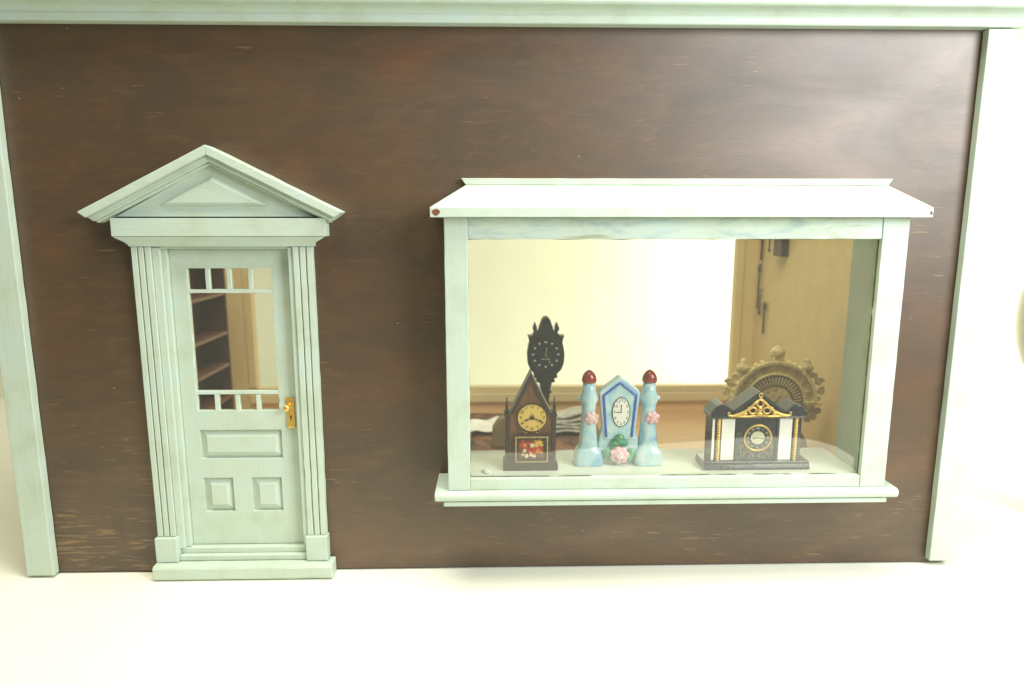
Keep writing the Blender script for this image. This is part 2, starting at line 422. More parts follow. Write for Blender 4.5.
# shell of the house
MB().box(-15, -8, 6.3, D, 0, H).build('side_wall', 'cream', house)
MB().box(552, 560, 6.3, D, 0, H).build('side_wall', 'ochre', house, label='ochre papered side wall hung with tools')
MB().box(-7.7, 551.7, 6.3, D-0.3, 9, 17).build('floor_board', 'floor_wood', house)
# open back: tan posts, olive rail, orange kickboard
b = MB()
b.box(-15, 20, D+0.3, D+10, 0, H); b.box(20.2, 28, D-2, D+9, 47.3, H-10)
b.build('back_post', 'tan_wood', house, bevel=0.6)
b = MB(); b.box(538, 575, D+0.3, D+10, 0, H); b.box(530, 537.8, D-2, D+9, 47.3, H-10)
b.build('back_post', 'ochre', house, bevel=0.6)
b = MB(); b.box(20.3, 537.7, D-3, D+9, 30.3, 40); b.box(20.3, 537.7, D-0.5, D+9, 40.2, 47)
b.build('back_rail', 'rail_wood', house, bevel=0.8)
MB().box(20.3, 537.7, D+0.3, D+8, 0, 30).build('kickboard', 'kick_wood', house)
# pilasters
b = MB().box(-16, 0.5, -6, -0.2, 0.3, 327.8).rough(7, 0.35, 1); b.build('pilaster', 'mint_z', house, bevel=0.5)
b = MB().box(560, 575, -5.5, -0.2, 2.8, 327.8).rough(7, 0.25, 5); b.build('pilaster', 'mint_z', house, bevel=0.5)
# cornice: fillet, cove, bead
prof = [(-0.2, 328.2), (-7, 328.2), (-7.6, 328.8), (-7.6, 332.0), (-7.0, 332.8), (-7.4, 333.4), (-8.4, 334.6), (-10, 335.6), (-12, 336.2), (-14, 336.4), (-15, 337.0), (-15.6, 338), (-15.6, 348), (-0.2, 348)]
b = MB().prism(prof, -22, 579, 'x'); b.build('cornice', 'mint_x', house, bevel=0.3)

# ------------------------------------------------ door surround
ds = MB()
def fluted(x0, x1, z0, z1, seed):
    m = MB(); w = (x1-x0)
    c = [0, .30, .36, .62, .68, 1.0]
    m.box(x0, x1, -3.2, -0.2, z0, z1)
    for a, e, y in ((0.0, .30, -5.0), (.36, .64, -5.0), (.70, 1.0, -5.0)):
        m.box(x0+w*a, x0+w*e, y, -3.2, z0, z1)
    return m
surround = MB()
surround.box(78.1, 82.5, -3.6, 7, 16.5, 205)            # left jamb steps
surround.box(82.5, 85.2, -1.0, 7, 16.5, 205)
surround.box(157.0, 159.9, -3.6, 7, 16.5, 205)
surround.box(82.5, 157.0, -2.6, 7, 204.0, 206.6)
door_frame = surround.build('door_frame', 'mint_z', house, bevel=0.35)
fluted(66.8, 78.0, 25.2, 205.3, 2).rough(9, 0.12, 2).build('casing', 'mint_z', door_frame, bevel=0.35)
fluted(160.2, 171.8, 25.2, 205.3, 3).rough(5, 0.28, 3).build('casing', 'mint_z', door_frame, bevel=0.35)
MB().box(65.6, 79.2, -7.2, -0.2, 8.9, 25).rough(8, 0.15, 4).build('plinth_block', 'mint_z', door_frame, bevel=0.5)
MB().box(159.2, 172.6, -7.2, -0.2, 8.9, 25).rough(8, 0.15, 5).build('plinth_block', 'mint_z', door_frame, bevel=0.5)
b = MB().box(79.4, 159.0, -5.2, 7, 8.9, 12.4); b.box(79.4, 159.0, -2.0, 7, 12.4, 16.2)
b.build('threshold', 'mint_x', door_frame, bevel=0.5)
b = MB().prism([(-0.2, -1.0), (-11.0, -1.0), (-12.6, 0.4), (-12.6, 6.8), (-11.4, 8.6), (-0.2, 8.6)], 65.2, 176, 'x')
b.rough(8, 0.3, 6).build('doorstep', 'mint_x', door_frame, bevel=0.6)
# entablature: board, cove under it
b = MB(); b.box(58.6, 181.2, -9, -0.2, 211.4, 221.8)
cove = [(-0.2, 205.5), (-5.6, 205.5), (-5.8, 206.6), (-6.6, 208.2), (-8.0, 210), (-8.9, 211.2), (-0.2, 211.2)]
n = len(cove)
Lr = [b.verts([(172.9 + max(0, (-p[0]-5.6))*2.4, *p) for p in cove]), b.verts([(66.0 - max(0, (-p[0]-5.6))*2.2, *p) for p in cove])]
b.bm.faces.new(Lr[0]); b.bm.faces.new(Lr[1][::-1])
for i in range(n): b.bm.faces.new([Lr[0][i], Lr[1][i], Lr[1][(i+1)%n], Lr[0][(i+1)%n]])
b.build('entablature', 'mint_x', door_frame, bevel=0.35)
# pediment
ap = (116.8, 262.3); L0 = (42.2, 225.2); R0 = (191.4, 225.2)
b = MB().prism([(60, 222.6), (174, 222.6), (117, 252.5)], -5, -0.2)      # tympanum
A3 = b.verts([(x, -4.95, z) for x, z in ((84.5, 228.6), (149, 228.6), (116.8, 245.6))]); B3 = b.verts([(x, -7.4, z) for x, z in ((91, 230.4), (142.6, 230.4), (116.8, 243.0))])
b.bm.faces.new(B3); b.bm.faces.new(A3[::-1])                              # raised triangle with bevelled edges
for i in range(3): b.bm.faces.new([A3[i], A3[(i+1)%3], B3[(i+1)%3], B3[i]])
b.build('pediment', 'mint_x', door_frame, bevel=0.3)
def rake(side):
    e = L0 if side < 0 else R0
    d = (Vector(ap)-Vector(e)).normalized(); nrm = Vector((d.y, -d.x)) * (1 if side < 0 else -1)   # pointing down
    m = MB()
    def slab(o0, o1, y0, y1):
        tip = Vector(e)+nrm*o0 + d*(o0*0.55); tip2 = Vector(e)+nrm*o1 + d*(o1*0.55)
        k = abs(nrm.y)
        a0 = (ap[0], ap[1]-o0/k); a1 = (ap[0], ap[1]-o1/k)
        m.prism([tuple(tip), a0, a1, tuple(tip2)], y0, y1)
    slab(0, 4.9, -12.4, -0.2); slab(4.9, 8.0, -10.0, -0.2); slab(8.0, 9.4, -7.6, -0.2)
    return m
rake(-1).rough(9, 0.12, 7).build('pediment_rake', 'mint_x', door_frame, bevel=0.5)
rake(1).rough(5, 0.28, 8).build('pediment_rake', 'mint_x', door_frame, bevel=0.5)

# ------------------------------------------------ the door leaf
def boxes(m, cols, rows, holes, y0, y1):
    """a board on a grid of x and z lines with holes left out, no doubled faces"""
    V0 = {(i, j): m.bm.verts.new(Vector((x, y0, z))*S) for i, x in enumerate(cols) for j, z in enumerate(rows)}
    V1 = {(i, j): m.bm.verts.new(Vector((x, y1, z))*S) for i, x in enumerate(cols) for j, z in enumerate(rows)}
    nc, nr = len(cols)-1, len(rows)-1
    sol = lambda i, j: 0 <= i < nc and 0 <= j < nr and (i, j) not in holes
    for i in range(nc):
        for j in range(nr):
            if sol(i, j):
                m.bm.faces.new([V0[i,j], V0[i+1,j], V0[i+1,j+1], V0[i,j+1]]); m.bm.faces.new([V1[i,j], V1[i,j+1], V1[i+1,j+1], V1[i+1,j]])
    for i in range(nc+1):
        for j in range(nr):
            if sol(i-1, j) != sol(i, j): m.bm.faces.new([V0[i,j], V0[i,j+1], V1[i,j+1], V1[i,j]])
    for i in range(nc):
        for j in range(nr+1):
            if sol(i, j-1) != sol(i, j): m.bm.faces.new([V0[i,j], V0[i+1,j], V1[i+1,j], V1[i,j]])
GX0, GX1, GZ0, GZ1 = 94.6, 145.3, 104.6, 192.4
cols = [85.4, 94.6, 94.8, 113.2, 124.8, 143.6, 145.3, 156.8]
rows = [16.6, 38.6, 61.0, 73.6, 92.2, GZ0, GZ1, 203.7]
h = set()
for i in range(1, 6): h.add((i, 5))                 # glazed opening
for i in range(1, 6): h.add((i, 3))                 # wide panel (trim columns below)
h.discard((1, 3)); 
for i in range(2, 6): h.add((i, 3))
for i, j in ((2, 1), (4, 1)): h.add((i, j))
m = MB(); boxes(m, cols, rows, h, 2.2, 6.2)
leaf = m.build('door', 'mint_z', house, bevel=0.15)
def raised_panel(x0, x1, z0, z1, inset):
    m = MB()
    o = [(x0, z0), (x1, z0), (x1, z1), (x0, z1)]
    mg = 0.9
    q0 = m.verts([(x, 4.6, z) for x, z in o])
    i1 = [(x0+mg, z0+mg), (x1-mg, z0+mg), (x1-mg, z1-mg), (x0+mg, z1-mg)]
    q1 = m.verts([(x, 4.4, z) for x, z in i1])
    i2 = [(x0+inset, z0+inset), (x1-inset, z0+inset), (x1-inset, z1-inset), (x0+inset, z1-inset)]
    q2 = m.verts([(x, 2.9, z) for x, z in i2])
    q3 = m.verts([(x, 2.3, z) for x, z in [(x0+inset+.1, z0+inset+.1), (x1-inset-.1, z0+inset+.1), (x1-inset-.1, z1-inset-.1), (x0+inset+.1, z1-inset-.1)]])
    for a, c in ((q0, q1), (q1, q2), (q2, q3)):
        for k in range(4): m.bm.faces.new([a[k], a[(k+1)%4], c[(k+1)%4], c[k]])
    m.bm.faces.new(q3)
    qb = m.verts([(x, 5.8, z) for x, z in o]); m.bm.faces.new(qb[::-1])
    for k in range(4): m.bm.faces.new([q0[k], qb[k], qb[(k+1)%4], q0[(k+1)%4]])
    return m
raised_panel(94.85, 145.25, 73.65, 92.15, 4.0).build('door_panel', 'mint_x', leaf, bevel=0.1)
raised_panel(94.85, 113.15, 38.65, 60.95, 4.4).build('door_panel', 'mint_z', leaf, bevel=0.1)
raised_panel(124.85, 143.55, 38.65, 60.95, 4.4).build('door_panel', 'mint_z', leaf, bevel=0.1)
# glazing bars: two rails and three short bars above and below
for z in (178.6, 116.0): MB().box(GX0-0.2, GX1+0.2, 2.5, 5.6, z-1.1, z+1.1).rough(5, 0.25, z).build('glazing_rail', 'mint_white', leaf, bevel=0.25)
for k in range(1, 4):
    x = GX0+(GX1-GX0)*k/4-0.6
    MB().box(x-1.25, x+1.25, 2.6, 5.6, 179.8, GZ1+0.2).rough(4, 0.25, k).build('glazing_bar', 'mint_white', leaf, bevel=0.25)
    MB().box(x-1.25, x+1.25, 2.6, 5.6, GZ0-0.2, 114.8).rough(4, 0.25, k+5).build('glazing_bar', 'mint_white', leaf, bevel=0.25)
MB().box(GX0-0.1, GX1+0.1, 3.6, 4.1, GZ0-0.1, GZ1+0.1).build('pane', 'glass', leaf)
# ragged paint lip round the glass
for x in (GX0, GX1): MB().box(x-0.35, x+0.35, 2.3, 3.5, GZ0, GZ1).rough(2.2, 0.8, x).build('paint_lip', 'mint_white', leaf)
# brass lock plate and knob
kx, kz = 151.8, 104.5
b = MB().box(kx-2.5, kx+2.7, 0.9, 2.15, kz-11, kz+8.6)
plate = b.build('lock_plate', 'gold', leaf, bevel=0.5)
m = MB(); m.lathe([(0.9, 0), (0.9, 2.0), (1.8, 2.6), (2.15, 3.6), (1.9, 4.6), (1.0, 5.2)], 0, 0, 20)
kn = m.build('door_knob', 'gold', plate, smooth=True, loc=(kx-1.1, 0.9, kz+2.6)); kn.rotation_euler = (rad(90), 0, 0)
m = MB().prism(circle(kx+0.3, kz-3.6, 0.6, n=12), 0.75, 0.92).prism([(kx-0.05, kz-5.6), (kx+0.65, kz-5.6), (kx+0.5, kz-3.6), (kx+0.1, kz-3.6)], 0.75, 0.92)
m.build('keyhole', 'ink', plate)
MB().box(kx-1.9, kx+2.1, 0.5, 0.92, kz+6.4, kz+7.6).box(kx-1.5, kx+1.7, 0.5, 0.92, kz-9.6, kz-9.0).build('plate_moulding', 'gold', plate, bevel=0.2)

# ------------------------------------------------ bay window
YF = -30                                 # front face of the frame
IX0, IX1, IZ0, IZ1 = 263.8, 495.6, 71.0, 210.2
m = MB()
m.box(250.8, IX0, YF, -24, 63.9, 222.15)                      # left stile
m.box(510.6-14.9, 510.6, YF, -24, 63.9, 222.15)               # right stile
m.box(IX0+.05, IX1+.05, YF+0.5, -24, 63.9, IZ0)              # bottom rail
m.rough(8, 0.14, 13)
bay = m.build('bay_window', 'mint_z', house, bevel=0.4, label='wide mint green bay window with sloped roof and deep sill')
MB().box(IX0+.05, IX1-.05, YF+0.5, -24, IZ1, 222.1).rough(8, 0.12, 14).build('top_rail', 'mint_stained', bay, bevel=0.4)
MB().box(250.8, 254.2, -23.9, -0.2, 64, 221.6).build('side_panel', 'mint_z', bay, bevel=0.2)
MB().box(498.2, 503, -23.9, 6.5, 64, 221.6).build('side_panel', 'mint_z', bay, bevel=0.2)
MB().box(254.3, 498, -23.9, 6.5, 214, 221.5).build('soffit', 'mint_x', bay)
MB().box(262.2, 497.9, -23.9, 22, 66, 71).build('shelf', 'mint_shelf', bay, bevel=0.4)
MB().box(IX0-1, IX1+1, -25.6, -25.0, IZ0-1, IZ1+1).build('pane', 'glass', bay)
# irregular dark strips standing in for shadow in the gap between glass and frame
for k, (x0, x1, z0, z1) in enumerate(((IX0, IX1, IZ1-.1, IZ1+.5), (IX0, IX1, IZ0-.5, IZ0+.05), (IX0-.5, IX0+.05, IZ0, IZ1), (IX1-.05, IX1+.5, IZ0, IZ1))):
    MB().box(x0, x1, -26.9, -25.7, z0, z1).rough(2.5, 0.45, 31+k*7).build('shadow_gap_line', 'gap', bay)
# roof: sloped front with hipped ends, square fascia, flat back strip
m = MB()
FX0, FX1, TX0, TX1 = 243.8, 519.4, 262.0, 510.5
f = m.verts([(FX0, -36, 222.2), (FX1, -36, 222.2), (FX1, -0.3, 222.2), (FX0, -0.3, 222.2),
             (FX0, -36, 227.4), (FX1, -36, 227.4), (FX1, -0.3, 229), (FX0, -0.3, 229),
             (TX0, -5.5, 240.6), (TX1, -5.5, 240.6), (TX1, -0.3, 240.6), (TX0, -0.3, 240.6)])
for q in ((0,3,2,1),(0,1,5,4),(1,2,6,5),(2,3,7,6),(3,0,4,7),(4,5,9,8),(5,6,10,9),(7,4,8,11),(6,7,11,10),(8,9,10,11)): m.bm.faces.new([f[i] for i in q])
roof = m.build('roof', 'mint_white', bay, bevel=0.3)
m = MB().prism([(259.3, 244.6), (513.3, 244.6), (510.8, 240.9), (262.0, 240.9)], -4.6, -0.3); m.rough(9, 0.12, 15)
m.build('roof_strip', 'mint_x', roof, bevel=0.2)
# chipped corners
m = MB(); m.prism([(x+random.uniform(-.35,.35), z+random.uniform(-.35,.35)) for x, z in circle(247.2, 224.9, 2.2, 1.7, 15)], -36.18, -36.02)
m.build('bare_chip', 'bare_wood', roof)
m = MB(); m.prism([(x+random.uniform(-.2,.2), z+random.uniform(-.2,.2)) for x, z in circle(518.2, 224.6, 0.7, 1.1, 11)], -36.18, -36.02)
m.build('bare_chip', 'bare_wood', roof)
# sill with rounded nose and a lower moulding
m = MB(); m.prism([(-0.2, 57.6), (-30, 57.6), (-32.6, 58.4), (-33.8, 60.2), (-33.8, 62), (-32.8, 63.3), (-31, 63.8), (-0.2, 63.8)], 243.0, 517.6, 'x')
sill = m.build('sill', 'mint_x', bay, bevel=0.5)
MB().box(248, 512, -31.4, -0.2, 54.6, 57.4).build('sill_moulding', 'mint_x', sill, bevel=0.5)
# fluff of paint on the shelf
m = MB()
m.ball((273.5, -19, 71.6), 3.0, 2.2, 1.3, 24, 16, .9, 3, 2.2)
tag(m.build('plaster_crumb', 'white', smooth=True), 'little white crumb lying at the left end of the window shelf', 'crumb')

# ---------------------------------------------------------------- clocks on the window shelf
ZS = 71.0
# 1. steeple clock
c = steeple = thing('steeple_clock', 'dark brown steeple clock with pointed gable, yellow dial and painted flower panel', 'clock', (299.8, -10.5, ZS))
m = MB().prism([(-16.6, 0.1), (16.6, 0.1), (16.6, 4.2), (15.4, 6.2), (14.2, 8.0), (-14.2, 8.0), (-15.4, 6.2), (-16.6, 4.2)], -6.8, 6.4)
m.build('base', 'case_dark', c, bevel=0.4)
MB().prism([(-13.0, 8.1), (13.0, 8.1), (12.6, 36), (11.0, 37), (0, 60), (-11.0, 37), (-12.6, 36)], -4.8, 5.2).build('case', 'case_wood', c)
for s in (-1, 1):
    e = Vector((s*12.5, 36.3)); ap_ = Vector((0, 62.4))
    m = MB().prism([tuple(e), tuple(ap_), (0, 57.2), tuple(e + Vector((-s*2.5, 0)))], -6.2, 6.0)
    m.build('gable_board', 'case_dark', c, bevel=0.4)
    m = MB().box(*sorted((s*12.9, s*15.3)), -5.8, 5.6, 8.1, 34.5); m.box(*sorted((s*12.4, s*15.9)), -6.3, 6, 34.6, 36.2)
    m.box(*sorted((s*12.7, s*15.6)), -6.1, 5.9, 18, 19.6)
    p = m.build('corner_pillar', 'case_dark', c, bevel=0.3)
    MB().lathe([(1.35, 36.2), (1.2, 38), (0.8, 39), (1.0, 40), (0.2, 47)], s*14.3, -4.0, 12).build('pinnacle', 'case_dark', p, smooth=True)
DC = (0.9, 33.8)
dial = MB().prism(circle(*DC, 8.7, n=40), -5.5, -4.85).build('dial', 'dial_yellow', c)
MB().ring(circle(*DC, 9.1, n=40), circle(*DC, 8.6, n=40), -5.8, -4.9).build('dial_rim', 'case_dark', dial)
m = MB()
for k in range(1, 13):
    a = rad(90-30*k); text_into(m, str(k), 3.1 if k < 10 else 2.8, DC[0]+6.9*math.cos(a), DC[1]+6.9*math.sin(a), -5.56, rot=rad(-30*k) if k in (12, 1, 11, 2, 10) else rad(-30*k+180) if 4 <= k <= 8 else 0)
m.build('numerals', 'ink', dial)
m = MB(); hand(m, *DC, -5.7, 246, 5.2, 0.7); hand(m, *DC, -5.9, 112, 7.2, 0.55); m.prism(circle(*DC, 1.1, n=16), -6.1, -5.7)
m.build('hands', 'ink', dial)
MB().prism(circle(DC[0], DC[1]+1.0, 1.6, n=18), -5.68, -5.52).build('dial_centre', 'gold_dull', dial)
fr = MB().ring([(-10.4, 4.6), (11.6, 4.6), (11.6, 23.4), (-10.4, 23.4)], [(-7.2, 7.6), (8.6, 7.6), (8.6, 20.4), (-7.2, 20.4)], -7.15, -4.85).build('picture_frame', 'case_dark', c, bevel=0.4)
MB().ring([(-9.3, 5.7), (10.5, 5.7), (10.5, 22.3), (-9.3, 22.3)], [(-8.5, 6.5), (9.7, 6.5), (9.7, 21.5), (-8.5, 21.5)], -7.35, -7.1).build('gilt_line', 'gold_dull', fr)
pic = MB().box(-7.3, 8.7, -5.6, -4.85, 7.5, 20.5).build('picture', 'picture', fr)
rnd = random.Random(12)
for name, mat, spots in (('painted_flowers', 'pet_red', [(-5,16.5,1.9),(-2.8,14.2,1.7),(1.0,13.2,2.2),(4.2,14.5,1.5),(6.4,14.4,1.3),(-4.6,18.6,1.0),(2.4,11.0,1.3),(-1.5,17.5,1.2)]),
                         ('painted_flowers', 'pet_yellow', [(5.2,17.8,1.9),(3.6,16.4,1.4),(6.8,16.4,1.0)]),
                         ('painted_flowers', 'pet_orange', [(-3.4,16.4,1.2),(4.6,12.6,1.4),(6.6,11.6,1.0),(3.0,18.6,1.0),(-.2,11.6,1.0)]),
                         ('painted_flowers', 'pet_cream', [(1.0,16.2,1.4),(-3.6,12.8,1.2),(-2.4,9.4,1.3),(0.3,10.0,1.0),(2.2,9.2,1.1),(-4.6,10.2,.7)])):
    m = MB()
    yy = {'pet_red': -5.72, 'pet_yellow': -5.78, 'pet_orange': -5.75, 'pet_cream': -5.82}[mat]
    for i, (x, z, r) in enumerate(spots):
        m.prism([(x+r*(1+.22*math.sin(5*t+i))*math.cos(t), z+r*(1+.22*math.sin(5*t+i))*math.sin(t)) for t in [2*PI*k/20 for k in range(20)]], yy-0.005*i, -5.61)
    m.build(name, mat, c)
for o in list(COL.objects):
    if o.name.startswith('painted_flowers'): o.parent = fr
# gilt scroll between dial and picture
m = MB()
for s in (-1, 1):
    m.tube([(0.6+s*(0.6+t*4.4), -4.95, 24.6+0.7*math.sin(t*7)) for t in [k/14 for k in range(15)]], 0.28, 6)
m.build('gilt_scroll', 'gold_dull', c, smooth=True)

# 2. ceramic castle clock
c = castle = thing('castle_clock', 'pale blue ceramic castle clock with two red capped towers and pink roses', 'clock', (354.8, -4.2, ZS))
def squarish(m, prof, cx, seg=32):
    rings = []
    for hx, hy, z, k in prof:      # k: squareness 0 round .. 1 square
        pts = []
        for i in range(seg):
            a = 2*PI*i/seg; ca, sa = math.cos(a), math.sin(a)
            q = max(abs(ca), abs(sa)); s_ = 1 + k*(1/q-1)*0.85
            pts.append((cx+hx*ca*s_, hy*sa*s_, z))
        rings.append(m.verts(pts))
    for a, b2 in zip(rings, rings[1:]):
        for i in range(seg): m.bm.faces.new([a[i], a[(i+1)%seg], b2[(i+1)%seg], b2[i]])
    m.bm.faces.new(rings[0][::-1]); m.bm.faces.new(rings[-1])
for s in (-1, 1):
    m = MB()
    squarish(m, [(8.6,7.4,0.1,.6),(9.3,7.8,0.8,.7),(9.2,7.7,4,.7),(8.6,7.3,8,.7),(7.4,6.5,10.6,.6),(6.4,5.7,11.6,.5),(6.0,5.4,13,.4),(5.5,5.0,18,.25),(5.0,4.6,24,.15),(4.5,4.3,31,.05),(4.3,4.2,37,0),(4.6,4.4,40,0),(5.9,5.0,43.5,0),(5.8,4.9,45,0),(4.8,4.5,47,0),(4.2,4.2,49,0),(3.9,3.9,54.4,0)], s*18.6)
    m.ball((s*18.6+s*5.2, 0, 44), 1.9, 1.6, 1.7, 12, 8)
    tw = m.build('tower', 'blue_glaze', c, smooth=True)
    MB().lathe([(3.6, 54.3), (4.45, 55.0), (4.6, 56.4), (4.2, 58.6), (3.2, 60.6), (1.9, 62.0), (0.5, 62.8)], s*18.6, 0, 24).build('tower_cap', 'red_glaze', tw, smooth=True)
    m = MB(); rx = s*18.6 + (1.4 if s < 0 else 1.6)
    m.ball((rx, -4.6, 32), 2.6, 1.7, 2.5, 14, 9)
    for k in range(6):
        a = k*PI/3+.3; m.ball((rx+2.7*math.cos(a), -4.5, 32+2.6*math.sin(a)), 1.9, 1.3, 1.9, 12, 8, .15, k)
    m.build('tower_rose', 'rose', tw, smooth=True)
m = MB().prism([(-9.4, 17.0), (9.4, 17.0), (12.4, 48.4), (11.2, 50), (0.6, 58.8), (-0.6, 58.8), (-11.2, 50), (-12.4, 48.4)], -3.4, 3.8)
pl = m.build('plaque', 'blue_glaze', c, bevel=1.4)
m = MB()   # body joining towers behind the roses
m.prism([(-11.5, 0.3), (-10, 3.2), (-6, 4.4), (-3, 2), (3, 2), (6, 4.4), (10, 3.2), (11.5, 0.3), (12.5, 14), (10, 26), (-10, 26), (-12.5, 14)], -2.6, 3.6)
m.build('body', 'blue_glaze', c, bevel=1.2)
line = [(-7.9, 19.0), (-10.0, 46.6), (0, 55.0), (10.0, 46.6), (7.9, 19.0)]
m = MB()
lp = []
for a, b2 in zip(line, line[1:]):
    for k in range(9): lp.append((a[0]+(b2[0]-a[0])*k/8, -3.5, a[1]+(b2[1]-a[1])*k/8))
m.tube(lp, [0.85+.18*noise.noise(Vector((i*.7, 0, 0))) for i in range(len(lp))], 8)
m.build('blue_outline', 'blue_line', pl, smooth=True)
OC = (0.9, 35.6)
dial = MB().prism(circle(*OC, 5.3, 9.6, 40), -3.9, -3.45).build('dial', 'white', pl)
MB().ring(circle(*OC, 5.6, 9.9, 40), circle(*OC, 5.15, 9.45, 40), -4.0, -3.5).build('dial_rim', 'ink', dial)
m = MB()
ROM = {12: 'XII', 1: 'I', 2: 'II', 3: 'III', 4: 'IIII', 5: 'V', 6: 'VI', 7: 'VII', 8: 'VIII', 9: 'IX', 10: 'X', 11: 'XI'}
for k in range(1, 13):
    a = rad(90-30*k); text_into(m, str(k), 2.5, OC[0]+4.1*math.cos(a), OC[1]+7.9*math.sin(a), -3.96)
m.build('numerals', 'ink', dial)
m = MB(); hand(m, *OC, -4.05, 0, 5.6, 0.35, .1); hand(m, *OC, -4.1, 270, 3.2, 0.35, .1)
m.build('hands', 'ink', dial)
m = MB(); m.ball((0.2, -6.3, 7.4), 4.4, 2.6, 4.4, 18, 12, .12, 3)
for k in range(7):
    a = k*2*PI/7; m.ball((0.2+3.7*math.cos(a), -6.0, 7.4+3.4*math.sin(a)), 2.6, 1.7, 2.6, 12, 8, .25, k)
for k in range(5):
    a = k*2*PI/5+.5; m.ball((0.2+1.5*math.cos(a), -8.0, 7.5+1.5*math.sin(a)), 1.8, 1.1, 1.6, 12, 8, .2, k+9)
m.build('centre_rose', 'rose', c, smooth=True)
m = MB()
for x, z, rx, rz in ((0.2,16.8,3.4,3.6),(-2.8,14.6,2.6,2.2),(3.2,14.8,2.6,2.2),(-7.4,8.0,2.9,3.4),(-6.2,5.0,2.2,2.4),(7.6,8.0,2.9,3.4),(6.4,4.8,2.2,2.4),(0.4,19.6,1.9,1.6)):
    m.ball((x, -4.3, z), rx, 1.6, rz, 14, 9, .3, x)
m.build('leaves', 'leaf_glaze', c, smooth=True)
MB().ball((0.6, -5.6, 19.4), 0.8, .6, .8, 10, 6).build('flower_bud', 'pet_yellow', c, smooth=True)

# 3. black mantel clock
c = mantel = thing('mantel_clock', 'black lacquered mantel clock with silver panels, gold columns and gilt pediment', 'clock', (437.2, -10.4, ZS))
m = MB().prism([(-10, 0.1), (-10.6, 0.8), (-10.6, 2.2), (-9.4, 3.2), (-9, 5.4), (9, 5.4), (9.6, 3.2), (10.6, 2.2), (10.6, 0.1)], -32.4, 32.4, 'x')
m.build('base', 'black_lacquer', c, bevel=0.6)
m = MB(); m.box(-27.6, 27.6, -5.4, 8, 5.5, 33); m.box(-11.5, 11.5, -6.6, -5.5, 5.5, 33)
m.box(-12.9, -11.6, -7.4, -5.5, 5.5, 33); m.box(11.6, 12.9, -7.4, -5.5, 5.5, 33)
m.build('case', 'black_lacquer', c, bevel=0.3)
m = MB()
m.prism([(-15.5, 34.6), (15.5, 34.6), (15.5, 36.5), (0, 48.5), (-15.5, 36.5)], -7.6, 8.4)
m.prism([(-15.8, 36.0), (-15.8, 38.3), (0, 50.6), (15.8, 38.3), (15.8, 36.0), (0, 48.2)], -8.8, 9)
for s in (-1, 1):
    m.prism([(s*29.4, 34.4), (s*29.0, 37.0), (s*25.5, 41.2), (s*21.8, 42.8), (s*16.2, 37.2), (s*16.2, 34.4)], -8.4, 8.8)
m.box(-29.2, 29.2, -8.2, 8.6, 33.0, 34.3)
m.build('roof', 'black_lacquer', c, bevel=0.5)
m = MB(); m.box(-21.6, -13.6, -6.6, -5.5, 5.6, 32.8); m.build('silver_panel', 'silver', c, bevel=0.15)
m = MB(); m.box(13.6, 21.4, -6.6, -5.5, 5.6, 32.8); m.build('silver_panel', 'silver', c, bevel=0.15)
m = MB(); m.box(-27.2, -25.8, -6.3, -5.5, 5.6, 32.8); m.build('silver_panel', 'silver', c)
for x in (-23.6, 23.6):
    m = MB()
    pr = []
    for k in range(61):
        z = 5.6+27.2*k/60; pr.append((1.15+0.32*math.cos(k/60*2*PI*15), z))
    m.lathe(pr, x, -6.9, 12); m.build('gold_column', 'gold', c, smooth=True)
DC = (0.4, 20.4)
dial = MB().prism(circle(*DC, 8.0, n=40), -7.2, -6.7).build('dial', 'black_lacquer', c)
MB().ring(circle(*DC, 8.7, n=48), circle(*DC, 7.7, n=48), -7.9, -6.7).build('bezel', 'gold', dial, bevel=0.25)
m = MB()
for k in range(12):
    a = rad(30*k); x, z = DC[0]+6.1*math.cos(a), DC[1]+6.1*math.sin(a)
    text_into(m, ROM[(3-k-1) % 12 + 1], 1.9, x, z, -7.26, rot=a-PI/2)
for k in range(60): 
    a = rad(6*k); p = Vector((DC[0]+7.3*math.cos(a), DC[1]+7.3*math.sin(a))); m.prism(circle(p.x, p.y, .13, n=5), -7.3, -7.15)
m.build('numerals', 'dial_silver', dial)
MB().prism(circle(*DC, 4.2, n=32), -7.45, -7.15).build('dial_centre', 'dial_silver', dial)
m = MB(); hand(m, *DC, -7.5, 262, 3.6, 0.4); hand(m, *DC, -7.6, 98, 4.2, 0.3); m.build('hands', 'ink', dial)
m = MB()     # engraved gold scrolls on the lower door
def spiral(cx, cz, r0, turns, a0, sgn, n=30):
    return [(cx+sgn*r0*(1-0.75*k/n)*math.cos(a0+turns*2*PI*k/n), -6.75, cz+r0*(1-0.75*k/n)*math.sin(a0+turns*2*PI*k/n)) for k in range(n+1)]
for s in (-1, 1):
    m.tube([(s*(1.6+t*6.4), -6.75, 7.6+4.0*math.sin(t*PI)) for t in [k/16 for k in range(17)]], 0.17, 5)
    m.tube(spiral(s*2.2, 8.4, 2.0, 1.0, -1.5, s), 0.16, 5)
    m.tube(spiral(s*9.2, 15.0, 1.6, 1.1, 2.2, s), 0.16, 5)
    m.tube([(s*(9.7-0.8*t), -6.75, 14-6*t) for t in [k/8 for k in range(9)]], 0.15, 5)
m.build('gilt_scroll', 'gold_dull', c, smooth=True)
m = MB()     # gilt pediment ornament
yy = -9.3
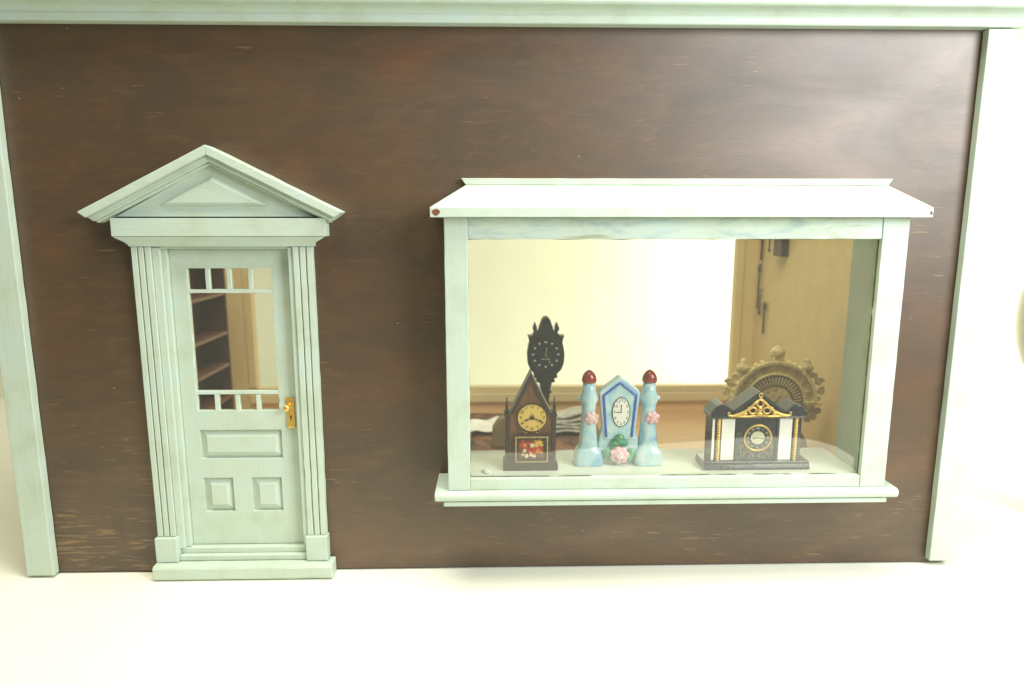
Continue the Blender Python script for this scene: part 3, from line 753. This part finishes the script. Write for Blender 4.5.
for s in (-1, 1):
    pts = [(s*1.0, 45.6), (s*3.6, 43.0), (s*6.2, 40.2), (s*9.5, 37.6), (s*13, 36.0), (s*16.4, 35.2), (s*18.6, 35.6), (s*19.0, 37.2), (s*17.9, 37.6)]
    m.tube([(x, yy, z) for x, z in pts], [0.7,.8,.9,1.0,1.1,.95,.8,.7,.5], 8)
    m.tube([(s*0.8, yy, 35.4), (s*6, yy, 34.9), (s*12, yy, 34.9), (s*17, yy, 35.0)], [.8,.75,.7,.5], 8)
    m.tube([(s*4.2+2.2*math.cos(a), yy, 38.6+2.0*math.sin(a)) for a in [2*PI*k/16 for k in range(16)]], .65, 7, True)
    m.ball((s*9.0, yy, 36.6), 1.7, 1.0, 1.1, 10, 7); m.ball((s*6.8, yy-.2, 40.0), 1.3, .9, 1.2, 10, 7); m.ball((s*12.2, yy, 35.8), 1.3, .9, .8, 10, 7)
m.tube([(2.0*math.cos(a), yy, 43.2+2.3*math.sin(a)) for a in [2*PI*k/16 for k in range(16)]], .75, 7, True)
m.tube([(1.0*math.cos(a), yy, 48.4+1.2*math.sin(a)) for a in [2*PI*k/14 for k in range(14)]], .45, 6, True)
m.ball((0, yy-.3, 39.3), 1.5, 1.0, 2.0, 12, 8); m.ball((0, yy, 46.4), .9, .8, .9, 10, 6); m.ball((0, yy, 36.2), 2.2, 1.1, 1.4, 12, 8)
m.box(-18, 18, yy+.2, -8.5, 34.5, 35.1)
m.build('gilt_pediment', 'gold', c, smooth=True)

steeple.scale.z = 0.975; castle.scale.z = 0.95; mantel.scale = (1, 0.9, 0.965)

# ---------------------------------------------------------------- things standing inside the shop
ZF = 17.05
# 4. black longcase clock behind the steeple clock
c = thing('longcase_clock', 'tall black carved longcase clock with slim trunk behind the steeple clock', 'clock', (317.0, 100, ZF))
def mirror(h): return h + [(-x, z) for x, z in reversed(h)]
z0 = -ZF
half = [(4.2, 96), (4.6, 99), (7.4, 99.8), (6.4, 102.4), (9.0, 103), (8.4, 106), (11.6, 109), (13.6, 114), (14.1, 121), (13.2, 127), (12.4, 130), (13.0, 133.2), (13.9, 135.2), (10.4, 135.0), (9.2, 137), (8.6, 138.4), (9.8, 139.6), (9.9, 141.6), (9.0, 142.6), (8.9, 144.2), (8.2, 145.0), (7.6, 144.0), (7.4, 142.4), (6.6, 141.4), (7.2, 139.6), (6.2, 138.4), (5.2, 139.8), (5.2, 141.6), (4.4, 143.2), (3.4, 146.6), (2.2, 148.6), (0.0, 149.6)]
out = mirror(half)
seen = []; [seen.append(p) for p in out if p not in seen]
m = MB().prism([(x, z+z0) for x, z in seen], -5, 5)
hood = m.build('hood', 'black_iron', c, bevel=0.5)
th = [(2.6, 20), (2.5, 86), (3.2, 88), (3.0, 90), (5.2, 91.5), (3.4, 93.5), (4.2, 95.9)]
MB().prism([(x, z+z0) for x, z in mirror(th)], -4, 4).build('trunk', 'black_iron', c, bevel=0.4)
m = MB(); m.box(-9, 9, -8, 8, 0, 4); m.box(-7.5, 7.5, -6.6, 6.6, 4, 22); m.build('plinth', 'black_iron', c, bevel=0.5)
DC = (-0.2, 121.2+z0)
dial = MB().prism(circle(*DC, 11.6, n=40), -5.6, -5.05).build('dial', 'black_lacquer', c)
MB().ring(circle(*DC, 12.5, n=40), circle(*DC, 11.5, n=40), -6.3, -5.1).build('dial_rim', 'black_iron', dial, bevel=.3)
m = MB()
for k in range(12):
    a = rad(30*k); m.prism(circle(DC[0]+9.5*math.cos(a), DC[1]+9.5*math.sin(a), 0.85 if k != 3 else 1.2, .75, 10), -5.9, -5.55)
m.box(DC[0]-3.4, DC[0]+3.4, -5.8, -5.55, DC[1]-3.9, DC[1]-3.6)
m.build('hour_markers', 'dial_silver', dial)
m = MB(); hand(m, *DC, -6.0, 8, 6.0, .45); hand(m, *DC, -6.2, 152, 9.0, .4); m.build('hands', 'gold_dull', dial)

# 5. ochre brass ornate clock behind the mantel clock
c = thing('ornate_brass_clock', 'large aged brass clock with arched pierced crest behind the black mantel clock', 'clock', (501, 115, ZF))
zc = 77 - ZF
def arch(r, n=28, a0=0, a1=PI): return [(r*math.cos(a0+(a1-a0)*k/(n-1)), zc+r*math.sin(a0+(a1-a0)*k/(n-1))) for k in range(n)]
half_body = [(27, zc-6), (22, zc-16), (24, zc-24), (29.5, zc-32), (31, zc-40), (29, zc-48), (24, 0.1)]
MB().prism(mirror(half_body), 0, 7).build('case', 'brass_dark', c, bevel=0.6)
m = MB(); m.prism([(32.5, zc-5.9)] + arch(32.5) + [(-32.5, zc-5.9)], -1, 6)
back = m.build('dial_plate', 'brass_old', c, bevel=0.4)
m = MB(); o = arch(34.4, 40); i_ = arch(31.6, 40)
m.ring(o, i_, -3.4, -1.1); m.ring(arch(24.6, 40), arch(23.0, 40), -3.0, -1.1)
m.box(-38, -23, -3.2, -1.1, zc-2, zc+1.2); m.box(23, 38, -3.2, -1.1, zc-2, zc+1.2)
m.build('arch_moulding', 'brass_old', back, bevel=0.4)
m = MB()
for k in range(19):
    a = rad(9*k+9)
    if abs(a-PI/2) > .2: m.ball((34.2*math.cos(a), 1, zc+34.2*math.sin(a)), 2.1, 2.2, 2.1, 10, 7)
m.box(-33.4, 33.4, 0.2, 2, zc-3, zc+0.2)
m.build('scalloped_edge', 'brass_old', back, smooth=True)
m = MB()         # pierced relief in the arch
for k in range(9):
    a = rad(16+18.5*k)
    if abs(a-PI/2) < .12: continue
    x, z = 28*math.cos(a), zc+28*math.sin(a)
    m.tube([(x+2.1*math.cos(a+t)*(1-t/9), -1.6, z+2.1*math.sin(a+t)*(1-t/9)) for t in [q*.45 for q in range(14)]], .5, 6)
m.build('arch_relief', 'brass_mid', back, smooth=True)
ring_ = MB().ring(circle(0, zc, 22.6, n=48), circle(0, zc, 14.2, n=48), -2.4, -1.1).build('chapter_ring', 'brass_dark', back)
m = MB()
for k in range(48):
    a = 2*PI*k/48; ca, sa = math.cos(a), math.sin(a); w = .34
    m.prism([(15.6*ca-w*sa, zc+15.6*sa+w*ca), (21.6*ca-w*sa, zc+21.6*sa+w*ca), (21.6*ca+w*sa, zc+21.6*sa-w*ca), (15.6*ca+w*sa, zc+15.6*sa-w*ca)], -2.8, -2.35)
m.build('numeral_strokes', 'brass_old', ring_)
MB().prism(circle(0, zc, 14.0, n=40), -2.0, -1.1).build('dial_centre', 'brass_old', back)
m = MB()
for k in (12, 1, 2, 10, 11, 3, 9):
    a = rad(90-30*k); text_into(m, ROM[k], 3.4, 10.5*math.cos(a), zc+10.5*math.sin(a), -2.05, rot=rad(-30*k))
hand(m, 0, zc, -2.2, 35, 9, .6)
m.build('dial_numerals', 'brass_dark', back)
m = MB(); m.ball((0.8, 0, zc+40), 6.2, 3, 6.2, 18, 12, .1, 4); m.ball((0.8, -2.2, zc+40.6), 3.4, 1.8, 3.2, 12, 8, .3, 2); m.prism([(-5.5, zc+33.6), (7, zc+33.6), (4, zc+38), (-2.6, zc+38)], -2, 3)
crest = m.build('crest', 'brass_old', back, smooth=True)
for s in (-1, 1):
    m = MB(); x = s*25.4
    m.lathe([(3.4, zc+21), (4.4, zc+22.4), (3.0, zc+24), (4.8, zc+26), (5.6, zc+28.4), (4.6, zc+31), (2.6, zc+32.4), (3.0, zc+33.6), (1.2, zc+36)], x, 1.5, 16)
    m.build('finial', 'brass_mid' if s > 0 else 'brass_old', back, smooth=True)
    m = MB()     # scrolls down each side
    for k, (dx, dz, r) in enumerate(((36.0, 17, 3.6), (38.6, 9.5, 3.4), (35.6, 3.5, 3.0), (36.6, -6.5, 2.8), (33.4, -11.5, 2.4), (31.4, 22, 2.6))):
        m.tube([(s*(dx+r*(1-.06*q)*math.cos(.55*q+k)), 0.6, zc+dz+r*(1-.06*q)*math.sin(.55*q+k)) for q in range(14)], 1.25, 7)
        m.ball((s*(dx-1), .8, zc+dz), 2.0, 1.4, 2.0, 10, 7)
    m.tube([(s*(34.2-1.2*k), 1, zc+4-4*k) for k in range(6)], [2.6, 2.4, 2.4, 2.6, 2.2, 2.4], 10)
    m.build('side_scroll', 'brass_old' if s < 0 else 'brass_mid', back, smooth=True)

# bookcase on the left side wall
c = thing('bookcase', 'dark mahogany open bookcase seen through the door glass', 'bookcase', (0, 0, ZF))
BY0, BY1, BX0, BX1 = 100, 254, -7.4, 20
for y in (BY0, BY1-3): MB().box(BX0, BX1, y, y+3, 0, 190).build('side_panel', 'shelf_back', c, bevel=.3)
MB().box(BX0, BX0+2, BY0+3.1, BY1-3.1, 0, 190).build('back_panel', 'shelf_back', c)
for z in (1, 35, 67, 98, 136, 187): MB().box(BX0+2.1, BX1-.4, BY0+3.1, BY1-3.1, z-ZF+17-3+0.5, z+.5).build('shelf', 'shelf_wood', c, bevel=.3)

# rug and clutter on the floor behind the steeple clock
m = MB()
def rugf(u, v): return (250+125*u + 6*math.sin(v*3), 150+146*v, ZF+0.25+1.0*(.5+.5*noise.noise(Vector((u*5, v*5, 0)))))
m.grid(rugf, 24, 24); o = m.build('rug', 'rug', smooth=True)
sm_ = o.modifiers.new('Solid', 'SOLIDIFY'); sm_.thickness = 0.0008; sm_.offset = -1
o.location.z = 0.0009
tag(o, 'red brown patterned rug on the shop floor behind the steeple clock', 'rug')
m = MB()
def sheet(u, v): 
    x = 254+34*u-6*v; y = 212+34*v+8*u
    return (x, y, ZF+4.0+4.5*(noise.noise(Vector((u*2.6, v*2.2, 3)))+.5)+3*u*v)
m.grid(sheet, 16, 16); o = m.build('paper_sheet', 'paper_white', smooth=True)
o.modifiers.new('Solid', 'SOLIDIFY').thickness = 0.0005
tag(o, 'crumpled white paper sheet lying on the patterned rug', 'paper')
m = MB().prism([(-12, 0), (12, 0), (11.5, 20), (8, 27), (2, 29), (-6, 26), (-11, 18)], -6, 6)
o = m.build('olive_box', 'olive', bevel=1.5, loc=(287, 185, ZF+2.2)); tag(o, 'olive brown round shouldered box left of the steeple clock, on the rug', 'box')
# grey folded cloth bundle: stacked sagging folds
c = thing('cloth_bundle', 'grey folded cloth bundle lying on the rug between the steeple and castle clocks', 'cloth', (349, 232, ZF+2.0), rad(12))
for k in range(5):
    m = MB(); w, d_ = 44-3*k, 40-4*k
    def fold(u, v, k=k, w=w, d_=d_):
        a = 2*PI*v; x = (u-.5)*w + 2.5*noise.noise(Vector((u*3, k, 2)))
        sag = 3.5*math.sin(u*PI*1.3+k)+3*noise.noise(Vector((u*2.2, k*2.7, 0)))
        return (x, d_*.5*math.cos(a)+2*noise.noise(Vector((u*4, k, 5))), 3.5+k*3.6 + 2.2*math.sin(a) + sag*.45)
    m.grid(fold, 18, 16)
    bmesh.ops.remove_doubles(m.bm, verts=m.bm.verts, dist=1e-6)
    bmesh.ops.holes_fill(m.bm, edges=[e for e in m.bm.edges if e.is_boundary])
    m.build('fold', 'grey_cloth', c, smooth=True)
# things hung on the right wall
XW = 551.7
m = MB().box(XW-7, XW-.1, 224, 243, 187.5, 215); tag(m.build('wall_block', 'walnut', bevel=.5), 'dark brown rectangular block hung high on the ochre wall', 'block')
def pendulum(name, label, y, ztop, zbot, bob, rb=2.4, rod=.7):
    c = thing(name, label, 'pendulum', (XW-2.5, y, zbot), 0, 'pendulums hung on the ochre wall')
    MB().tube([(0, 0, 0), (0, 0, ztop-zbot)], rod, 8).build('rod', 'steel', c, smooth=True)
    MB().ball((0, 0, bob-zbot), 1.6, rb, rb*1.25, 14, 10).build('bob', 'steel', c, smooth=True)
    m = MB(); m.tube([(0, 0, ztop-zbot-.6), (2.3, 0, ztop-zbot-.4)], .6, 8); m.build('nail', 'steel', c)
pendulum('pendulum', 'dark rod cut off by the window top, above the other hung rods', 283, 232, 181, 184, 1.6, 1.3)
pendulum('pendulum', 'longest thin dark rod with a bob at its top, second of the hung rods', 286, 177, 131, 172, 3.2, .9)
pendulum('pendulum', 'thin dark rod with its bob at the bottom, in the middle of the hung rods', 280, 152, 126, 128, 2.2, .9)
pendulum('pendulum', 'lowest hung dark rod with a thick bob at its top', 267, 139, 108, 136, 3.4, 1.1)
pendulum('pendulum', 'short thin rod just left of the dark wall block', 264, 230, 190, 192, 1.0, .8)
# small leaf shaped brass dish by the mantel clock
m = MB().lathe([(0.8, 0), (3, .3), (7.5, 1.8), (8.2, 2.4), (7.4, 2.2), (3, 1.0), (.6, .9)], 0, 0, 24, 1.25, .8)
c = thing('brass_stand', 'small olive brass dish on a slim stand left of the mantel clock', 'dish', (471, 118, ZF))
m.build('dish', 'brass_dark', c, smooth=True, loc=(0, 0, 41.5))
MB().lathe([(9, 0), (9, 1.5), (2, 3), (1.4, 20), (1.4, 41.4), (2.6, 41.5)], 0, 0, 16).build('stem', 'brass_dark', c, smooth=True)

# vase at the right edge of the picture
m = MB().lathe([(9, 0.1), (10, 1.5), (9, 4), (6, 9), (5, 30), (5, 74), (8, 91)] + [(39*math.sin(a), 153-62*math.cos(a)) for a in [0.32+2.5*k/20 for k in range(21)]] + [(11, 215), (11, 223), (13, 225)], 0, 0, 56)
tag(m.build('vase', 'porcelain', smooth=True, loc=(696.5, 60, -1.3)), 'pale grey round bodied vase cut off by the right edge of the picture', 'vase')

# ---------------------------------------------------------------- lights, world, camera
w = bpy.data.worlds.new('World'); scene.world = w; w.use_nodes = True
bg = w.node_tree.nodes['Background']; bg.inputs[0].default_value = (1.0, 0.95, 0.74, 1); bg.inputs[1].default_value = 0.22
def area(name, loc, target, sx, sy, power, col):
    l = bpy.data.lights.new(name, 'AREA'); l.shape = 'RECTANGLE'; l.size = sx*S; l.size_y = sy*S; l.energy = power; l.color = col
    o = bpy.data.objects.new(name, l); COL.objects.link(o); o.location = Vector(loc)*S
    d = (Vector(target)-Vector(loc)); o.rotation_euler = d.to_track_quat('-Z', 'Y').to_euler(); return o
area('window_light', (750, -400, 430), (440, 0, 200), 360, 360, 5.6, (0.96, 1.0, 1.0))
area('ceiling_light', (220, -190, 900), (230, -110, 0), 560, 380, 9.0, (1.0, 0.99, 0.80))
area('back_light', (800, 330, 380), (760, 620, 170), 200, 300, 4.1, (1.0, 1.0, 0.96))

cam = bpy.data.cameras.new('camera'); co = bpy.data.objects.new('camera', cam); COL.objects.link(co)
co.location = Vector((278.64, -415.25, 219.94))*S
yaw, pitch = 0.024910, 0.173723
co.rotation_euler = (PI/2-pitch, 0, -yaw)
cam.sensor_width = 36; cam.sensor_fit = 'HORIZONTAL'; cam.lens = 690/1024*36
cam.clip_start = 0.01; cam.clip_end = 50
cam.dof.use_dof = True; cam.dof.focus_distance = 0.43; cam.dof.aperture_fstop = 7.0
scene.camera = co
vs = scene.view_settings; vs.view_transform = 'Standard'; vs.look = 'None'; vs.exposure = 0; vs.gamma = 1
scene.render.engine = 'CYCLES'
scene.cycles.max_bounces = 10; scene.cycles.transparent_max_bounces = 16; scene.cycles.use_denoising = True
